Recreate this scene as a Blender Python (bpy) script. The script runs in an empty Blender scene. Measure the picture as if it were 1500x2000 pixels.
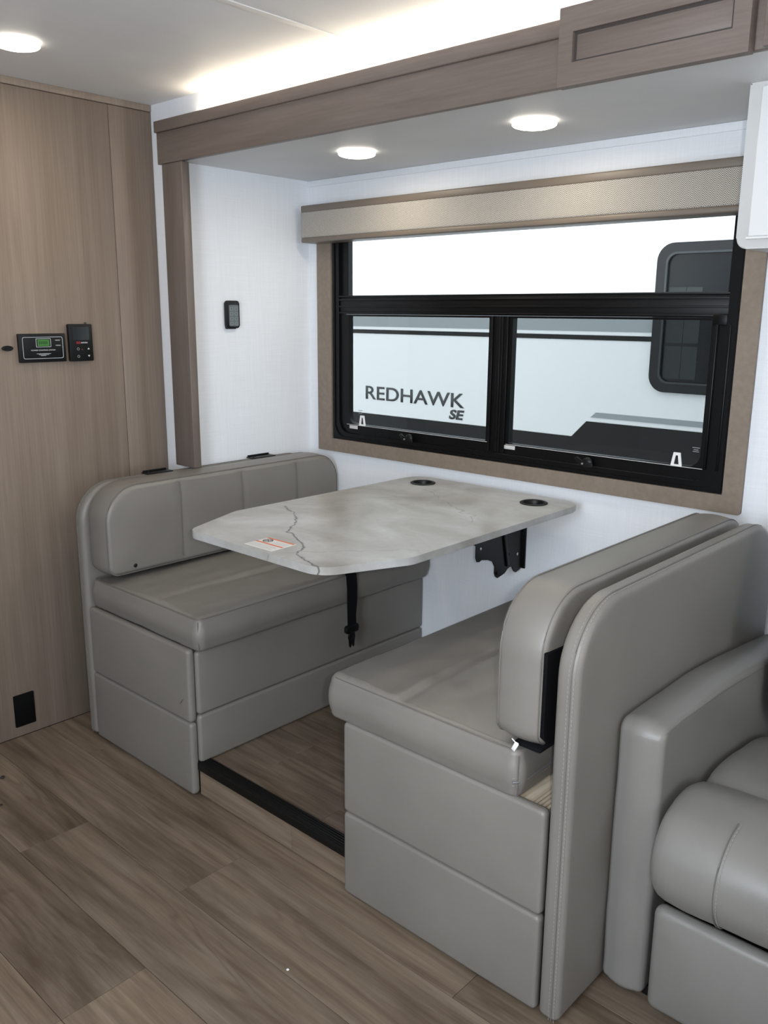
import bpy, bmesh, math, random
from mathutils import Vector, Matrix, noise
random.seed(7)
SC = bpy.context.scene
COL = SC.collection
PI = math.pi

# ------------------------------------------------------------------ camera
YAW, PITCH, ROLL, FPX = 0.740729563, 0.228601974, 0.00702767565, 1675.87653
cy, sy, cp, sp, cr, sr = math.cos(YAW), math.sin(YAW), math.cos(PITCH), math.sin(PITCH), math.cos(ROLL), math.sin(ROLL)
fw = Vector((-sy*cp, cy*cp, -sp)); rt = Vector((cy, sy, 0)); up = rt.cross(fw)
rt2 = cr*rt + sr*up; up2 = -sr*rt + cr*up
cam_d = bpy.data.cameras.new('camera'); cam = bpy.data.objects.new('camera', cam_d); COL.objects.link(cam)
m = Matrix((rt2, up2, -fw)).transposed().to_4x4(); m.translation = Vector((0, 0, 1.40))
cam.matrix_world = m
cam_d.sensor_fit = 'VERTICAL'; cam_d.sensor_height = 24.0; cam_d.sensor_width = 18.0
cam_d.lens = FPX/2000*24.0; cam_d.clip_start = 0.01; cam_d.clip_end = 200
SC.camera = cam

# ------------------------------------------------------------------ world, exposure, lights
SC.view_settings.view_transform = 'Standard'; SC.view_settings.look = 'None'
SC.view_settings.gamma = 1.0; SC.view_settings.use_curve_mapping = False
SC.view_settings.exposure = 0.0
W = bpy.data.worlds.new('sky'); SC.world = W; W.use_nodes = True
bg = W.node_tree.nodes['Background']
bg.inputs[0].default_value = (0.93, 0.965, 1.0, 1); bg.inputs[1].default_value = 3.2

def area(name, loc, target, sx, sy_, power, color, spread=None):
    l = bpy.data.lights.new(name, 'AREA'); l.shape = 'RECTANGLE'; l.size = sx; l.size_y = sy_
    l.energy = power; l.color = color
    if spread: l.spread = spread
    o = bpy.data.objects.new(name, l); COL.objects.link(o); o.location = loc
    o.rotation_euler = (Vector(target)-Vector(loc)).to_track_quat('-Z', 'Y').to_euler()
    return o
# the camera's own flash, a hand's breadth from the lens
fl = bpy.data.lights.new('camera_flash', 'SPOT'); fl.energy = 42; fl.color = (1.0, 0.985, 0.96); fl.shadow_soft_size = 0.014
fl.spot_size = math.radians(110); fl.spot_blend = 0.8
flo = bpy.data.objects.new('camera_flash', fl); COL.objects.link(flo)
flo.location = Vector((0, 0, 1.40)) + rt2*0.055 + up2*0.02
flo.rotation_euler = (fw + up2*0.22 - rt2*0.08).to_track_quat('-Z', 'Y').to_euler()
# daylight: windscreen opening (front of the vehicle) and door opening opposite the dinette
area('daylight_windscreen', (2.93, 0.6, 1.35), (-2, 1.0, 1.0), 1.5, 0.9, 12, (0.80, 0.90, 1.0))
area('daylight_door', (-0.45, -0.83, 1.30), (-0.9, 2.0, 1.0), 0.75, 1.1, 40, (0.78, 0.89, 1.0))

# ------------------------------------------------------------------ helpers
OFF = {}
def prop(o, label=None, cat=None, group=None, kind=None):
    if label: o['label'] = label
    if cat: o['category'] = cat
    if group: o['group'] = group
    if kind: o['kind'] = kind
    return o
def root(name, loc, label, cat, group=None, kind=None):
    o = bpy.data.objects.new(name, None); COL.objects.link(o); o.location = loc
    o.empty_display_size = 0.05
    OFF[o] = Vector(loc); return prop(o, label, cat, group, kind)
def link(name, bm, mat, parent=None, smooth=False, origin=None, **kw):
    """bm in world coordinates -> one mesh object"""
    me = bpy.data.meshes.new(name)
    vs = [v.co for v in bm.verts]
    if parent is not None and origin is None: off = OFF[parent]
    elif origin is not None: off = Vector(origin)
    else:
        lo = Vector((min(v.x for v in vs), min(v.y for v in vs), min(v.z for v in vs)))
        hi = Vector((max(v.x for v in vs), max(v.y for v in vs), max(v.z for v in vs)))
        off = Vector(((lo.x+hi.x)/2, (lo.y+hi.y)/2, lo.z))
    bmesh.ops.translate(bm, verts=bm.verts, vec=-off)
    bmesh.ops.recalc_face_normals(bm, faces=bm.faces)
    bm.to_mesh(me); bm.free()
    if isinstance(mat, (list, tuple)):
        for m_ in mat: me.materials.append(m_)
    else: me.materials.append(mat)
    if smooth:
        me.shade_smooth()
        try: me.set_sharp_from_angle(angle=math.radians(45))
        except Exception: pass
    o = bpy.data.objects.new(name, me); COL.objects.link(o)
    OFF[o] = off
    if parent is not None:
        o.parent = parent; o.location = off - OFF[parent]
    else: o.location = off
    return prop(o, **kw)
def add_box(bm, lo, hi, bev=0.0, seg=2, mi=0):
    lo = Vector(lo); hi = Vector(hi)
    vs = [bm.verts.new((x, y, z)) for x in (lo.x, hi.x) for y in (lo.y, hi.y) for z in (lo.z, hi.z)]
    F = [(0,1,3,2),(4,6,7,5),(0,4,5,1),(2,3,7,6),(0,2,6,4),(1,5,7,3)]
    fs = [bm.faces.new([vs[i] for i in f]) for f in F]
    for f in fs: f.material_index = mi
    if bev > 0:
        es = list({e for f in fs for e in f.edges})
        bmesh.ops.bevel(bm, geom=es, offset=bev, segments=seg, affect='EDGES', profile=0.5)
    return bm
def box(name, lo, hi, mat, parent=None, bev=0.0, seg=2, **kw):
    bm = bmesh.new(); add_box(bm, lo, hi, bev, seg)
    return link(name, bm, mat, parent, smooth=bev > 0, **kw)
def add_tube(bm, pts, r, n=8, closed=False, mi=0):
    P = [Vector(p) for p in pts]; N = len(P); rings = []
    for i, p in enumerate(P):
        a = P[i-1] if (i > 0 or closed) else P[0]; b = P[(i+1) % N] if (i < N-1 or closed) else P[-1]
        t = (b-a).normalized(); ref = Vector((0, 0, 1)) if abs(t.z) < 0.9 else Vector((1, 0, 0))
        s = t.cross(ref).normalized(); q = s.cross(t)
        rr = r[i] if isinstance(r, (list, tuple)) else r
        rings.append([bm.verts.new(p + (s*math.cos(2*PI*k/n) + q*math.sin(2*PI*k/n))*rr) for k in range(n)])
    for i in range(N if closed else N-1):
        A, B = rings[i], rings[(i+1) % N]
        for k in range(n):
            bm.faces.new((A[k], A[(k+1) % n], B[(k+1) % n], B[k])).material_index = mi
    if not closed:
        bm.faces.new(rings[0]).material_index = mi; bm.faces.new(list(reversed(rings[-1]))).material_index = mi
def add_lathe(bm, prof, c, axis='Z', n=32, mi=0):
    """prof: (radius, height) pairs, closed ends when radius is 0"""
    c = Vector(c); rings = []
    def P(a, b, h):
        return {'Z': Vector((a, b, h)), 'X': Vector((h, a, b)), 'Y': Vector((a, h, b))}[axis] + c
    for r, h in prof:
        if r <= 1e-6: rings.append([bm.verts.new(P(0, 0, h))])
        else: rings.append([bm.verts.new(P(r*math.cos(2*PI*k/n), r*math.sin(2*PI*k/n), h)) for k in range(n)])
    for A, B in zip(rings, rings[1:]):
        for k in range(n):
            k2 = (k+1) % n
            if len(A) == 1 and len(B) == 1: continue
            if len(A) == 1: f = (A[0], B[k], B[k2])
            elif len(B) == 1: f = (A[k], A[k2], B[0])
            else: f = (A[k], A[k2], B[k2], B[k])
            bm.faces.new(f).material_index = mi
def rr_outline(u0, v0, u1, v1, rad, n=8):
    """rounded rectangle outline, counter-clockwise; rad = (bl, br, tr, tl)"""
    if not isinstance(rad, (tuple, list)): rad = (rad,)*4
    out = []
    for (cx, cy_, a0, r) in ((u0, v0, PI, rad[0]), (u1, v0, 1.5*PI, rad[1]), (u1, v1, 0, rad[2]), (u0, v1, .5*PI, rad[3])):
        if r <= 1e-6: out.append((cx, cy_)); continue
        ox = cx + (r if cx == u0 else -r); oy = cy_ + (r if cy_ == v0 else -r)
        for k in range(n+1):
            a = a0 + .5*PI*k/n; out.append((ox + r*math.cos(a), oy + r*math.sin(a)))
    return out
def add_prism(bm, pts, P0, bev=0.0, seg=2, mi=0):
    """pts: 2-D outline; P0: function (u, v, side 0/1) -> world Vector"""
    A = [bm.verts.new(P0(u, v, 0)) for u, v in pts]; B = [bm.verts.new(P0(u, v, 1)) for u, v in pts]
    fs = [bm.faces.new(A), bm.faces.new(list(reversed(B)))]
    es = list(fs[0].edges) + list(fs[1].edges)
    n = len(pts)
    for i in range(n):
        f = bm.faces.new((A[(i+1) % n], A[i], B[i], B[(i+1) % n])); f.material_index = mi
    for f in fs: f.material_index = mi
    if bev > 0: bmesh.ops.bevel(bm, geom=es, offset=bev, segments=seg, affect='EDGES', profile=0.5)
def planeXZ(y0, y1): return lambda u, v, s: Vector((u, y1 if s else y0, v))
def planeYZ(x0, x1): return lambda u, v, s: Vector((x1 if s else x0, u, v))
def planeXY(z0, z1): return lambda u, v, s: Vector((u, v, z1 if s else z0))
def prism(name, pts, P0, mat, parent=None, bev=0.0, seg=2, smooth=True, **kw):
    bm = bmesh.new(); add_prism(bm, pts, P0, bev, seg)
    return link(name, bm, mat, parent, smooth=smooth, **kw)
def add_frame(bm, outer, inner, P0, mi=0):
    """ring between two outlines with equal point counts"""
    n = len(outer)
    V = [[bm.verts.new(P0(u, v, s)) for u, v in L] for s in (0, 1) for L in (outer, inner)]
    oA, iA, oB, iB = V
    for i in range(n):
        j = (i+1) % n
        for q in ((oA[i], oA[j], iA[j], iA[i]), (iB[i], iB[j], oB[j], oB[i]), (oA[j], oA[i], oB[i], oB[j]), (iA[i], iA[j], iB[j], iB[i])):
            bm.faces.new(q).material_index = mi
def spaced(L, rb, r_lo, r_hi, n):
    xs = {0.0, L}
    for q in (0.06, 0.2, 0.42, 0.7, 1.0):
        xs.add(rb*q); xs.add(L-rb*q)
    for r, side in ((r_lo, 0), (r_hi, 1)):
        for k in range(1, 10):
            a = .5*PI*k/9; d = r*(1-math.cos(a))
            if d < L: xs.add(d if side == 0 else L-d)
    for k in range(1, n): xs.add(L*k/n)
    xs = sorted(x for x in xs if 0 <= x <= L); out = [xs[0]]
    for x in xs[1:]:
        if x-out[-1] > 0.0009: out.append(x)
    out[-1] = L
    return out
def pad(c, U, V, w, h, t, rad=0.02, rb=0.015, puff=0.0, backpuff=0.0, fn=None, nu=24, nv=16, wr=0.0, seed=0.0, bulge=0.0, deform=None, mids=3):
    """padded upholstered slab: rounded-rectangle outline, rounded rims, domed faces. c = centre."""
    bm = bmesh.new(); c = Vector(c); U = Vector(U); V = Vector(V); N = U.cross(V)
    if not isinstance(rad, (tuple, list)): rad = (rad,)*4
    bl, br, tr, tl = rad
    vs = spaced(h, rb, max(bl, br), max(tl, tr), nv); us = spaced(w, rb, rb, rb, nu)
    def hw(v, left):
        ro, rt_ = (bl, tl) if left else (br, tr)
        d0, d1 = v, h-v; x = 0
        if d0 < ro: x = ro - math.sqrt(max(0, ro*ro-(ro-d0)**2))
        if d1 < rt_: x = max(x, rt_ - math.sqrt(max(0, rt_*rt_-(rt_-d1)**2)))
        return x
    def sdf(u, v):
        d = min(u, w-u, v, h-v)
        for (cu, cv, r, su, sv) in ((bl, bl, bl, -1, -1), (w-br, br, br, 1, -1), (w-tr, h-tr, tr, 1, 1), (tl, h-tl, tl, -1, 1)):
            if r > 0 and (u-cu)*su > 0 and (v-cv)*sv > 0: d = min(d, r-math.hypot(u-cu, v-cv))
        return max(d, 0)
    D = min(w, h)/2
    def place(u, v, n):
        p = Vector((u-w/2, v-h/2, n))
        if deform: p = deform(p)
        q = c + U*p.x + V*p.y + N*p.z
        if wr:
            k = noise.noise(q*9 + Vector((seed, 0, 0)))*wr + noise.noise(q*26 + Vector((0, seed, 0)))*wr*.35
            q = q + N*k*(1 if n > 0 else -1)
        return q
    G = {}
    for side in (1, -1):
        g = []
        for v in vs:
            a = hw(v, True); b = w-hw(v, False); row = []
            for u_ in us:
                u = a + (b-a)*u_/w; d = sdf(u, v)
                e = min(d, rb); off = rb - math.sqrt(max(0, rb*rb-(rb-e)**2))
                pf = (puff if side == 1 else backpuff)*(1-(1-min(d/D, 1))**2.2)
                n = t/2 - off + pf
                if fn and side == 1: n += fn(u-w/2, v-h/2)*min(1, d/rb)
                row.append(bm.verts.new(place(u, v, n*side)))
            g.append(row)
        G[side] = g
        for i in range(len(vs)-1):
            for j in range(len(us)-1):
                q = (g[i][j], g[i][j+1], g[i+1][j+1], g[i+1][j])
                bm.faces.new(q if side == 1 else tuple(reversed(q)))
    nr, nc = len(vs), len(us)
    loop = [(0, j) for j in range(nc)] + [(i, nc-1) for i in range(1, nr)] + [(nr-1, j) for j in range(nc-2, -1, -1)] + [(i, 0) for i in range(nr-2, 0, -1)]
    layers = [[G[-1][i][j] for i, j in loop]]
    for k in range(1, mids+1):
        f = k/(mids+1); row = []
        for i, j in loop:
            a, b = G[-1][i][j].co, G[1][i][j].co
            p = a.lerp(b, f)
            if bulge:
                v = vs[i]; u = hw(v, True) + (w-hw(v, True)-hw(v, False))*us[j]/w
                d = None
                for (cu, cv, r, su, sv) in ((bl, bl, bl, -1, -1), (w-br, br, br, 1, -1), (w-tr, h-tr, tr, 1, 1), (tl, h-tl, tl, -1, 1)):
                    if r > 0 and (u-cu)*su >= 0 and (v-cv)*sv >= 0: d = U*(u-cu) + V*(v-cv)
                if d is None or d.length < 1e-6:
                    d = U*(-1 if j == 0 else 1) if (j in (0, nc-1) and 0 < i < nr-1) else V*(-1 if i == 0 else 1)
                p = p + d.normalized()*bulge*4*f*(1-f)
            row.append(bm.verts.new(p))
        layers.append(row)
    layers.append([G[1][i][j] for i, j in loop])
    L = len(loop)
    for A, B in zip(layers, layers[1:]):
        for k in range(L):
            bm.faces.new((A[k], A[(k+1) % L], B[(k+1) % L], B[k]))
    return bm
def text_bm(s, size, bold=False):
    cu = bpy.data.curves.new('lettering', 'FONT'); cu.body = s; cu.size = size; cu.extrude = 0.0
    cu.fill_mode = 'FRONT'; cu.offset = size*(0.014 if bold is True else float(bold))
    cu.align_x = 'LEFT'
    ob = bpy.data.objects.new('lettering', cu); COL.objects.link(ob)
    dg = bpy.context.evaluated_depsgraph_get(); me = bpy.data.meshes.new_from_object(ob.evaluated_get(dg))
    bm = bmesh.new(); bm.from_mesh(me)
    bpy.data.objects.remove(ob); bpy.data.curves.remove(cu); bpy.data.meshes.remove(me)
    return bm
def text(name, s, mat, parent, org, U, V, width, height=None, shear=0.0, thick=0.0008, bold=False):
    """lettering laid on a surface, given width; N = U x V points to the reader"""
    bm = text_bm(s, 1.0, bold)
    x0 = min(v.co.x for v in bm.verts); x1 = max(v.co.x for v in bm.verts)
    y0 = min(v.co.y for v in bm.verts); y1 = max(v.co.y for v in bm.verts)
    sx = width/(x1-x0); sy_ = (height/(y1-y0)) if height else sx
    org = Vector(org); U = Vector(U); V = Vector(V); N = U.cross(V)
    r = bmesh.ops.extrude_face_region(bm, geom=bm.faces[:])
    for v in [g for g in r['geom'] if isinstance(g, bmesh.types.BMVert)]: v.co.z = 1
    for v in bm.verts:
        x = (v.co.x-x0)*sx; y = (v.co.y-y0)*sy_; z = v.co.z*thick
        v.co = org + U*(x + shear*y) + V*y + N*z
    return link(name, bm, mat, parent)

# ------------------------------------------------------------------ materials
def new_mat(name):
    m_ = bpy.data.materials.new(name); m_.use_nodes = True
    nt = m_.node_tree; nt.nodes.clear()
    out = nt.nodes.new('ShaderNodeOutputMaterial'); b = nt.nodes.new('ShaderNodeBsdfPrincipled')
    nt.links.new(b.outputs[0], out.inputs[0])
    return m_, nt, b
def srgb(r, g, b):
    f = lambda c: (c/255/12.92) if c/255 <= .04045 else ((c/255+.055)/1.055)**2.4
    return (f(r), f(g), f(b), 1)
def plain(name, col, rough=.5, metal=0, spec=.5, emit=None, es=0, coat=0):
    m_, nt, b = new_mat(name); b.inputs['Base Color'].default_value = col; b.inputs['Roughness'].default_value = rough
    b.inputs['Metallic'].default_value = metal; b.inputs['Specular IOR Level'].default_value = spec
    b.inputs['Coat Weight'].default_value = coat
    if emit: b.inputs['Emission Color'].default_value = emit; b.inputs['Emission Strength'].default_value = es
    return m_
def nd(nt, t, **kw):
    n = nt.nodes.new(t)
    for k, v in kw.items():
        if k.startswith('i_'): n.inputs[k[2:].replace('_', ' ')].default_value = v
        else: setattr(n, k, v)
    return n
def coords(nt, scale=(1, 1, 1), rand=0.0, rot=(0, 0, 0)):
    tc = nd(nt, 'ShaderNodeTexCoord'); mp = nd(nt, 'ShaderNodeMapping'); mp.inputs['Scale'].default_value = scale; mp.inputs['Rotation'].default_value = rot
    nt.links.new(tc.outputs['Object'], mp.inputs['Vector'])
    if rand:
        oi = nd(nt, 'ShaderNodeObjectInfo'); mu = nd(nt, 'ShaderNodeMath', operation='MULTIPLY'); mu.inputs[1].default_value = rand
        nt.links.new(oi.outputs['Random'], mu.inputs[0]); nt.links.new(mu.outputs[0], mp.inputs['Location'])
    return mp.outputs['Vector']
def noise_tex(nt, vec, scale, detail=4, rough=.5, dist=0):
    n = nd(nt, 'ShaderNodeTexNoise'); n.inputs['Scale'].default_value = scale; n.inputs['Detail'].default_value = detail
    n.inputs['Roughness'].default_value = rough; n.inputs['Distortion'].default_value = dist
    nt.links.new(vec, n.inputs['Vector']); return n.outputs['Fac']
def ramp(nt, fac, stops):
    r = nd(nt, 'ShaderNodeValToRGB'); cr_ = r.color_ramp
    while len(cr_.elements) < len(stops): cr_.elements.new(.5)
    for e, (p, c) in zip(cr_.elements, stops): e.position = p; e.color = c
    nt.links.new(fac, r.inputs[0]); return r.outputs[0]
def mix(nt, fac, a, b, mode='MIX'):
    n = nd(nt, 'ShaderNodeMix', data_type='RGBA', blend_type=mode)
    for i, v in ((0, fac), (6, a), (7, b)):
        if hasattr(v, 'links') or hasattr(v, 'is_linked'): nt.links.new(v, n.inputs[i])
        else: n.inputs[i].default_value = v
    return n.outputs[2]
def bump(nt, b, h, strength, dist=.001):
    n = nd(nt, 'ShaderNodeBump'); n.inputs['Strength'].default_value = strength; n.inputs['Distance'].default_value = dist
    nt.links.new(h, n.inputs['Height']); nt.links.new(n.outputs[0], b.inputs['Normal'])
def mth(nt, op, a, b=None, c=None):
    n = nd(nt, 'ShaderNodeMath', operation=op)
    for i, v in enumerate((a, b, c)):
        if v is None: continue
        if isinstance(v, (int, float)): n.inputs[i].default_value = v
        else: nt.links.new(v, n.inputs[i])
    return n.outputs[0]

def leather(name, col, rough=.42):
    m_, nt, b = new_mat(name)
    v = coords(nt); big = noise_tex(nt, v, 3.0, 3); fine = nd(nt, 'ShaderNodeTexVoronoi'); fine.inputs['Scale'].default_value = 900
    nt.links.new(v, fine.inputs['Vector'])
    dark = tuple(c*.90 for c in col[:3])+(1,); lite = tuple(min(1, c*1.07) for c in col[:3])+(1,)
    nt.links.new(ramp(nt, big, [(.3, dark), (.7, lite)]), b.inputs['Base Color'])
    b.inputs['Roughness'].default_value = rough; b.inputs['Specular IOR Level'].default_value = .45
    mid = noise_tex(nt, v, 60, 3); s = mth(nt, 'ADD', mth(nt, 'MULTIPLY', mid, .8), fine.outputs['Distance'])
    bump(nt, b, s, .22, .0006)
    return m_
LEATHER = leather('taupe_leather', (0.192, 0.178, 0.161, 1))
LEATHER2 = leather('taupe_sofa_leather', (0.190, 0.181, 0.168, 1), .38)
PIPE = plain('piping_leather', (0.14, 0.130, 0.117, 1), .45)
THREAD = plain('thread', (0.34, 0.325, 0.30, 1), .7)
BLACKCLOTH = plain('black_mesh_cloth', (0.005, 0.005, 0.006, 1), .95, 0, .1)
BLACK = plain('black_plastic', (0.004, 0.004, 0.0045, 1), .4, 0, .3)
BLACKM = plain('matte_black', (0.003, 0.003, 0.003, 1), .8, 0, .1)
FRAME = plain('black_window_frame', (0.0025, 0.0025, 0.003, 1), .35, 0, .22)
RUBBER = plain('black_rubber_nosing', (0.004, 0.004, 0.004, 1), .5, 0, .25)
STEEL = plain('black_steel', (0.003, 0.003, 0.0035, 1), .35, 0, .3)
CHROME = plain('bolt_metal', (0.6, 0.6, 0.6, 1), .25, 1)
WHITEP = plain('white_plastic', (0.8, 0.8, 0.8, 1), .45)
PLATE = plain('silver_label', (0.55, 0.55, 0.55, 1), .4)

def wall_mat(name, col, linen=.5):
    m_, nt, b = new_mat(name)
    a = noise_tex(nt, coords(nt, (4, 4, 260)), 1.6, 3); c = noise_tex(nt, coords(nt, (220, 220, 5)), 1.6, 3)
    s = mth(nt, 'ADD', a, c)
    lo = tuple(x*.93 for x in col[:3])+(1,)
    nt.links.new(ramp(nt, mth(nt, 'MULTIPLY', s, .5), [(.35, lo), (.65, col)]), b.inputs['Base Color'])
    b.inputs['Roughness'].default_value = .5; b.inputs['Specular IOR Level'].default_value = .3
    bump(nt, b, s, linen, .0005)
    return m_
WALL = wall_mat('white_linen_vinyl', (0.80, 0.825, 0.87, 1))
CEIL = wall_mat('ceiling_vinyl', (0.78, 0.775, 0.77, 1), .25)
SCEIL = wall_mat('slide_ceiling_vinyl', (0.74, 0.75, 0.755, 1), .25)
def grain_mat(name, c0, c1, c2, scale=(26, 26, 1.1), rough=.45, fine=(160, 160, 4), rand=0, spec=.4):
    m_, nt, b = new_mat(name)
    g = noise_tex(nt, coords(nt, scale, rand), 1.0, 6, .6, .6); f = noise_tex(nt, coords(nt, fine, rand), 1.0, 4, .6)
    base = ramp(nt, g, [(.25, c0), (.5, c1), (.78, c2)])
    fr = ramp(nt, f, [(.3, (.86, .85, .84, 1)), (.7, (1.05, 1.05, 1.05, 1))])
    nt.links.new(mix(nt, 1.0, base, fr, 'MULTIPLY'), b.inputs['Base Color'])
    b.inputs['Roughness'].default_value = rough; b.inputs['Specular IOR Level'].default_value = spec
    bump(nt, b, f, .15, .0004)
    return m_
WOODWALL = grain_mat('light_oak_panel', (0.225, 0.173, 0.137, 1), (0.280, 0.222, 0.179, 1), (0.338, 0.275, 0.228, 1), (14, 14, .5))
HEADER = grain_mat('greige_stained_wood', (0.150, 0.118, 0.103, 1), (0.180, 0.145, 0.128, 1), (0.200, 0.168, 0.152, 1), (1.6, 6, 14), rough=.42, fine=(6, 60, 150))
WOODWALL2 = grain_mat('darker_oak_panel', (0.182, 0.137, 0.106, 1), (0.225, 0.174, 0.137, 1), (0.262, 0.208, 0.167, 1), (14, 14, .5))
PILAST = grain_mat('greige_stained_wood_upright', (0.13, 0.103, 0.09, 1), (0.155, 0.125, 0.110, 1), (0.18, 0.15, 0.13, 1), (14, 6, 1.6), rough=.42, fine=(150, 60, 6))
CASING = grain_mat('taupe_window_casing', (0.21, 0.168, 0.134, 1), (0.225, 0.182, 0.146, 1), (0.24, 0.196, 0.16, 1), (8, 8, 8), rough=.5, fine=(60, 60, 60))
DECKWOOD = grain_mat('raw_plywood', (0.30, 0.23, 0.16, 1), (0.46, 0.39, 0.30, 1), (0.55, 0.48, 0.38, 1), (60, 3, 60), fine=(200, 8, 100))

def floor_mat():
    m_, nt, b = new_mat('oak_vinyl_plank')
    # long cathedral grain along X, offset per plank
    big = noise_tex(nt, coords(nt, (1.25, 11, 1), 37), 1.0, 2.0, .45, .5)
    rings = mth(nt, 'SINE', mth(nt, 'MULTIPLY', big, 62.0))
    streak = noise_tex(nt, coords(nt, (2.2, 46, 1), 11), 1.0, 6, .62, .3)
    fine = noise_tex(nt, coords(nt, (9, 260, 1), 5), 1.0, 3, .6)
    blot = noise_tex(nt, coords(nt, (1.6, 9.5, 1), 23), 1.0, 5, .6, .5)
    base = ramp(nt, streak, [(.28, (0.110, 0.078, 0.056, 1)), (.5, (0.166, 0.125, 0.092, 1)), (.74, (0.222, 0.177, 0.136, 1))])
    rg = ramp(nt, mth(nt, 'MULTIPLY_ADD', rings, .5, .5), [(.0, (.66, .62, .58, 1)), (.35, (1, 1, 1, 1)), (1, (1.06, 1.06, 1.06, 1))])
    msk = noise_tex(nt, coords(nt, (1.3, 5, 1), 71), 1.0, 2, .5)
    c1 = mix(nt, mth(nt, 'MULTIPLY', mth(nt, 'GREATER_THAN', msk, 0.0), ramp(nt, msk, [(.48, (0, 0, 0, 1)), (.62, (.55, .55, .55, 1))])), base, rg, 'MULTIPLY')
    bl = ramp(nt, blot, [(.30, (.55, .51, .47, 1)), (.50, (1, 1, 1, 1)), (.72, (1.22, 1.21, 1.18, 1))])
    c2 = mix(nt, 1.0, c1, bl, 'MULTIPLY')
    fr = ramp(nt, fine, [(.3, (.86, .85, .84, 1)), (.7, (1.07, 1.07, 1.07, 1))])
    c3 = mix(nt, .8, c2, fr, 'MULTIPLY')
    oi = nd(nt, 'ShaderNodeObjectInfo'); tone = ramp(nt, oi.outputs['Random'], [(0, (.93, .93, .93, 1)), (1, (1.08, 1.07, 1.05, 1))])
    nt.links.new(mix(nt, 1.0, c3, tone, 'MULTIPLY'), b.inputs['Base Color'])
    b.inputs['Roughness'].default_value = .5; b.inputs['Specular IOR Level'].default_value = .35
    bump(nt, b, fine, .12, .0004)
    return m_
FLOORM = floor_mat()
SUBFLOOR = plain('dark_joint', (0.03, 0.024, 0.02, 1), .8)

def marble_mat():
    m_, nt, b = new_mat('grey_marble_laminate')
    tc = nd(nt, 'ShaderNodeTexCoord'); sep = nd(nt, 'ShaderNodeSeparateXYZ'); nt.links.new(tc.outputs['Object'], sep.inputs[0])
    x = mth(nt, 'ADD', sep.outputs[0], -1.60); y = mth(nt, 'ADD', sep.outputs[1], 1.78)   # room coordinates of the table at rest
    v = coords(nt, (1, 1, 1)); cloud = noise_tex(nt, coords(nt, (3.2, 4.6, 3), 0, (0, 0, .6)), 1.0, 5, .55, .7); fine = noise_tex(nt, v, 42, 5, .65)
    base = ramp(nt, cloud, [(.28, (0.255, 0.235, 0.215, 1)), (.48, (0.355, 0.345, 0.33, 1)), (.68, (0.47, 0.475, 0.475, 1))])
    base = mix(nt, .55, base, ramp(nt, fine, [(.3, (.86, .85, .84, 1)), (.7, (1.08, 1.08, 1.08, 1))]), 'MULTIPLY')
    w1 = noise_tex(nt, v, 8, 3.5, .55); w2 = noise_tex(nt, v, 34, 3, .6)
    wob = mth(nt, 'ADD', mth(nt, 'MULTIPLY', mth(nt, 'SUBTRACT', w1, .5), .13), mth(nt, 'MULTIPLY', mth(nt, 'SUBTRACT', w2, .5), .018))
    def vein(ax, ay, bx, by, wdt, strength, colr, base):
        L = math.hypot(bx-ax, by-ay); ux, uy = (bx-ax)/L, (by-ay)/L
        dx = mth(nt, 'SUBTRACT', x, ax); dy = mth(nt, 'SUBTRACT', y, ay)
        s = mth(nt, 'ADD', mth(nt, 'MULTIPLY', dx, ux), mth(nt, 'MULTIPLY', dy, uy))
        d = mth(nt, 'ADD', mth(nt, 'MULTIPLY', dx, -uy), mth(nt, 'MULTIPLY', dy, ux))
        d = mth(nt, 'ABSOLUTE', mth(nt, 'ADD', d, wob))
        line = mth(nt, 'SUBTRACT', 1.0, mth(nt, 'MINIMUM', mth(nt, 'DIVIDE', d, wdt), 1.0))
        inr = mth(nt, 'MULTIPLY', mth(nt, 'GREATER_THAN', s, 0.0), mth(nt, 'LESS_THAN', s, L))
        brk = mth(nt, 'MINIMUM', mth(nt, 'MULTIPLY', w2, 2.6), 1.0)
        f = mth(nt, 'MULTIPLY', mth(nt, 'MULTIPLY', mth(nt, 'MULTIPLY', line, inr), brk), strength)
        return mix(nt, f, base, colr)
    base = vein(-1.355, 1.250, -1.90, 1.65, .0050, 1.0, (0.055, 0.05, 0.045, 1), base)
    base = vein(-1.90, 1.665, -1.72, 2.02, .003, .55, (0.12, 0.11, 0.10, 1), base)
    base = vein(-1.76, 2.13, -1.37, 1.88, .003, .6, (0.12, 0.11, 0.10, 1), base)
    base = vein(-1.55, 1.24, -1.30, 1.55, .003, .5, (0.14, 0.13, 0.12, 1), base)
    nt.links.new(base, b.inputs['Base Color'])
    b.inputs['Roughness'].default_value = .32; b.inputs['Specular IOR Level'].default_value = .4
    return m_
MARBLE = marble_mat()

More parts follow.
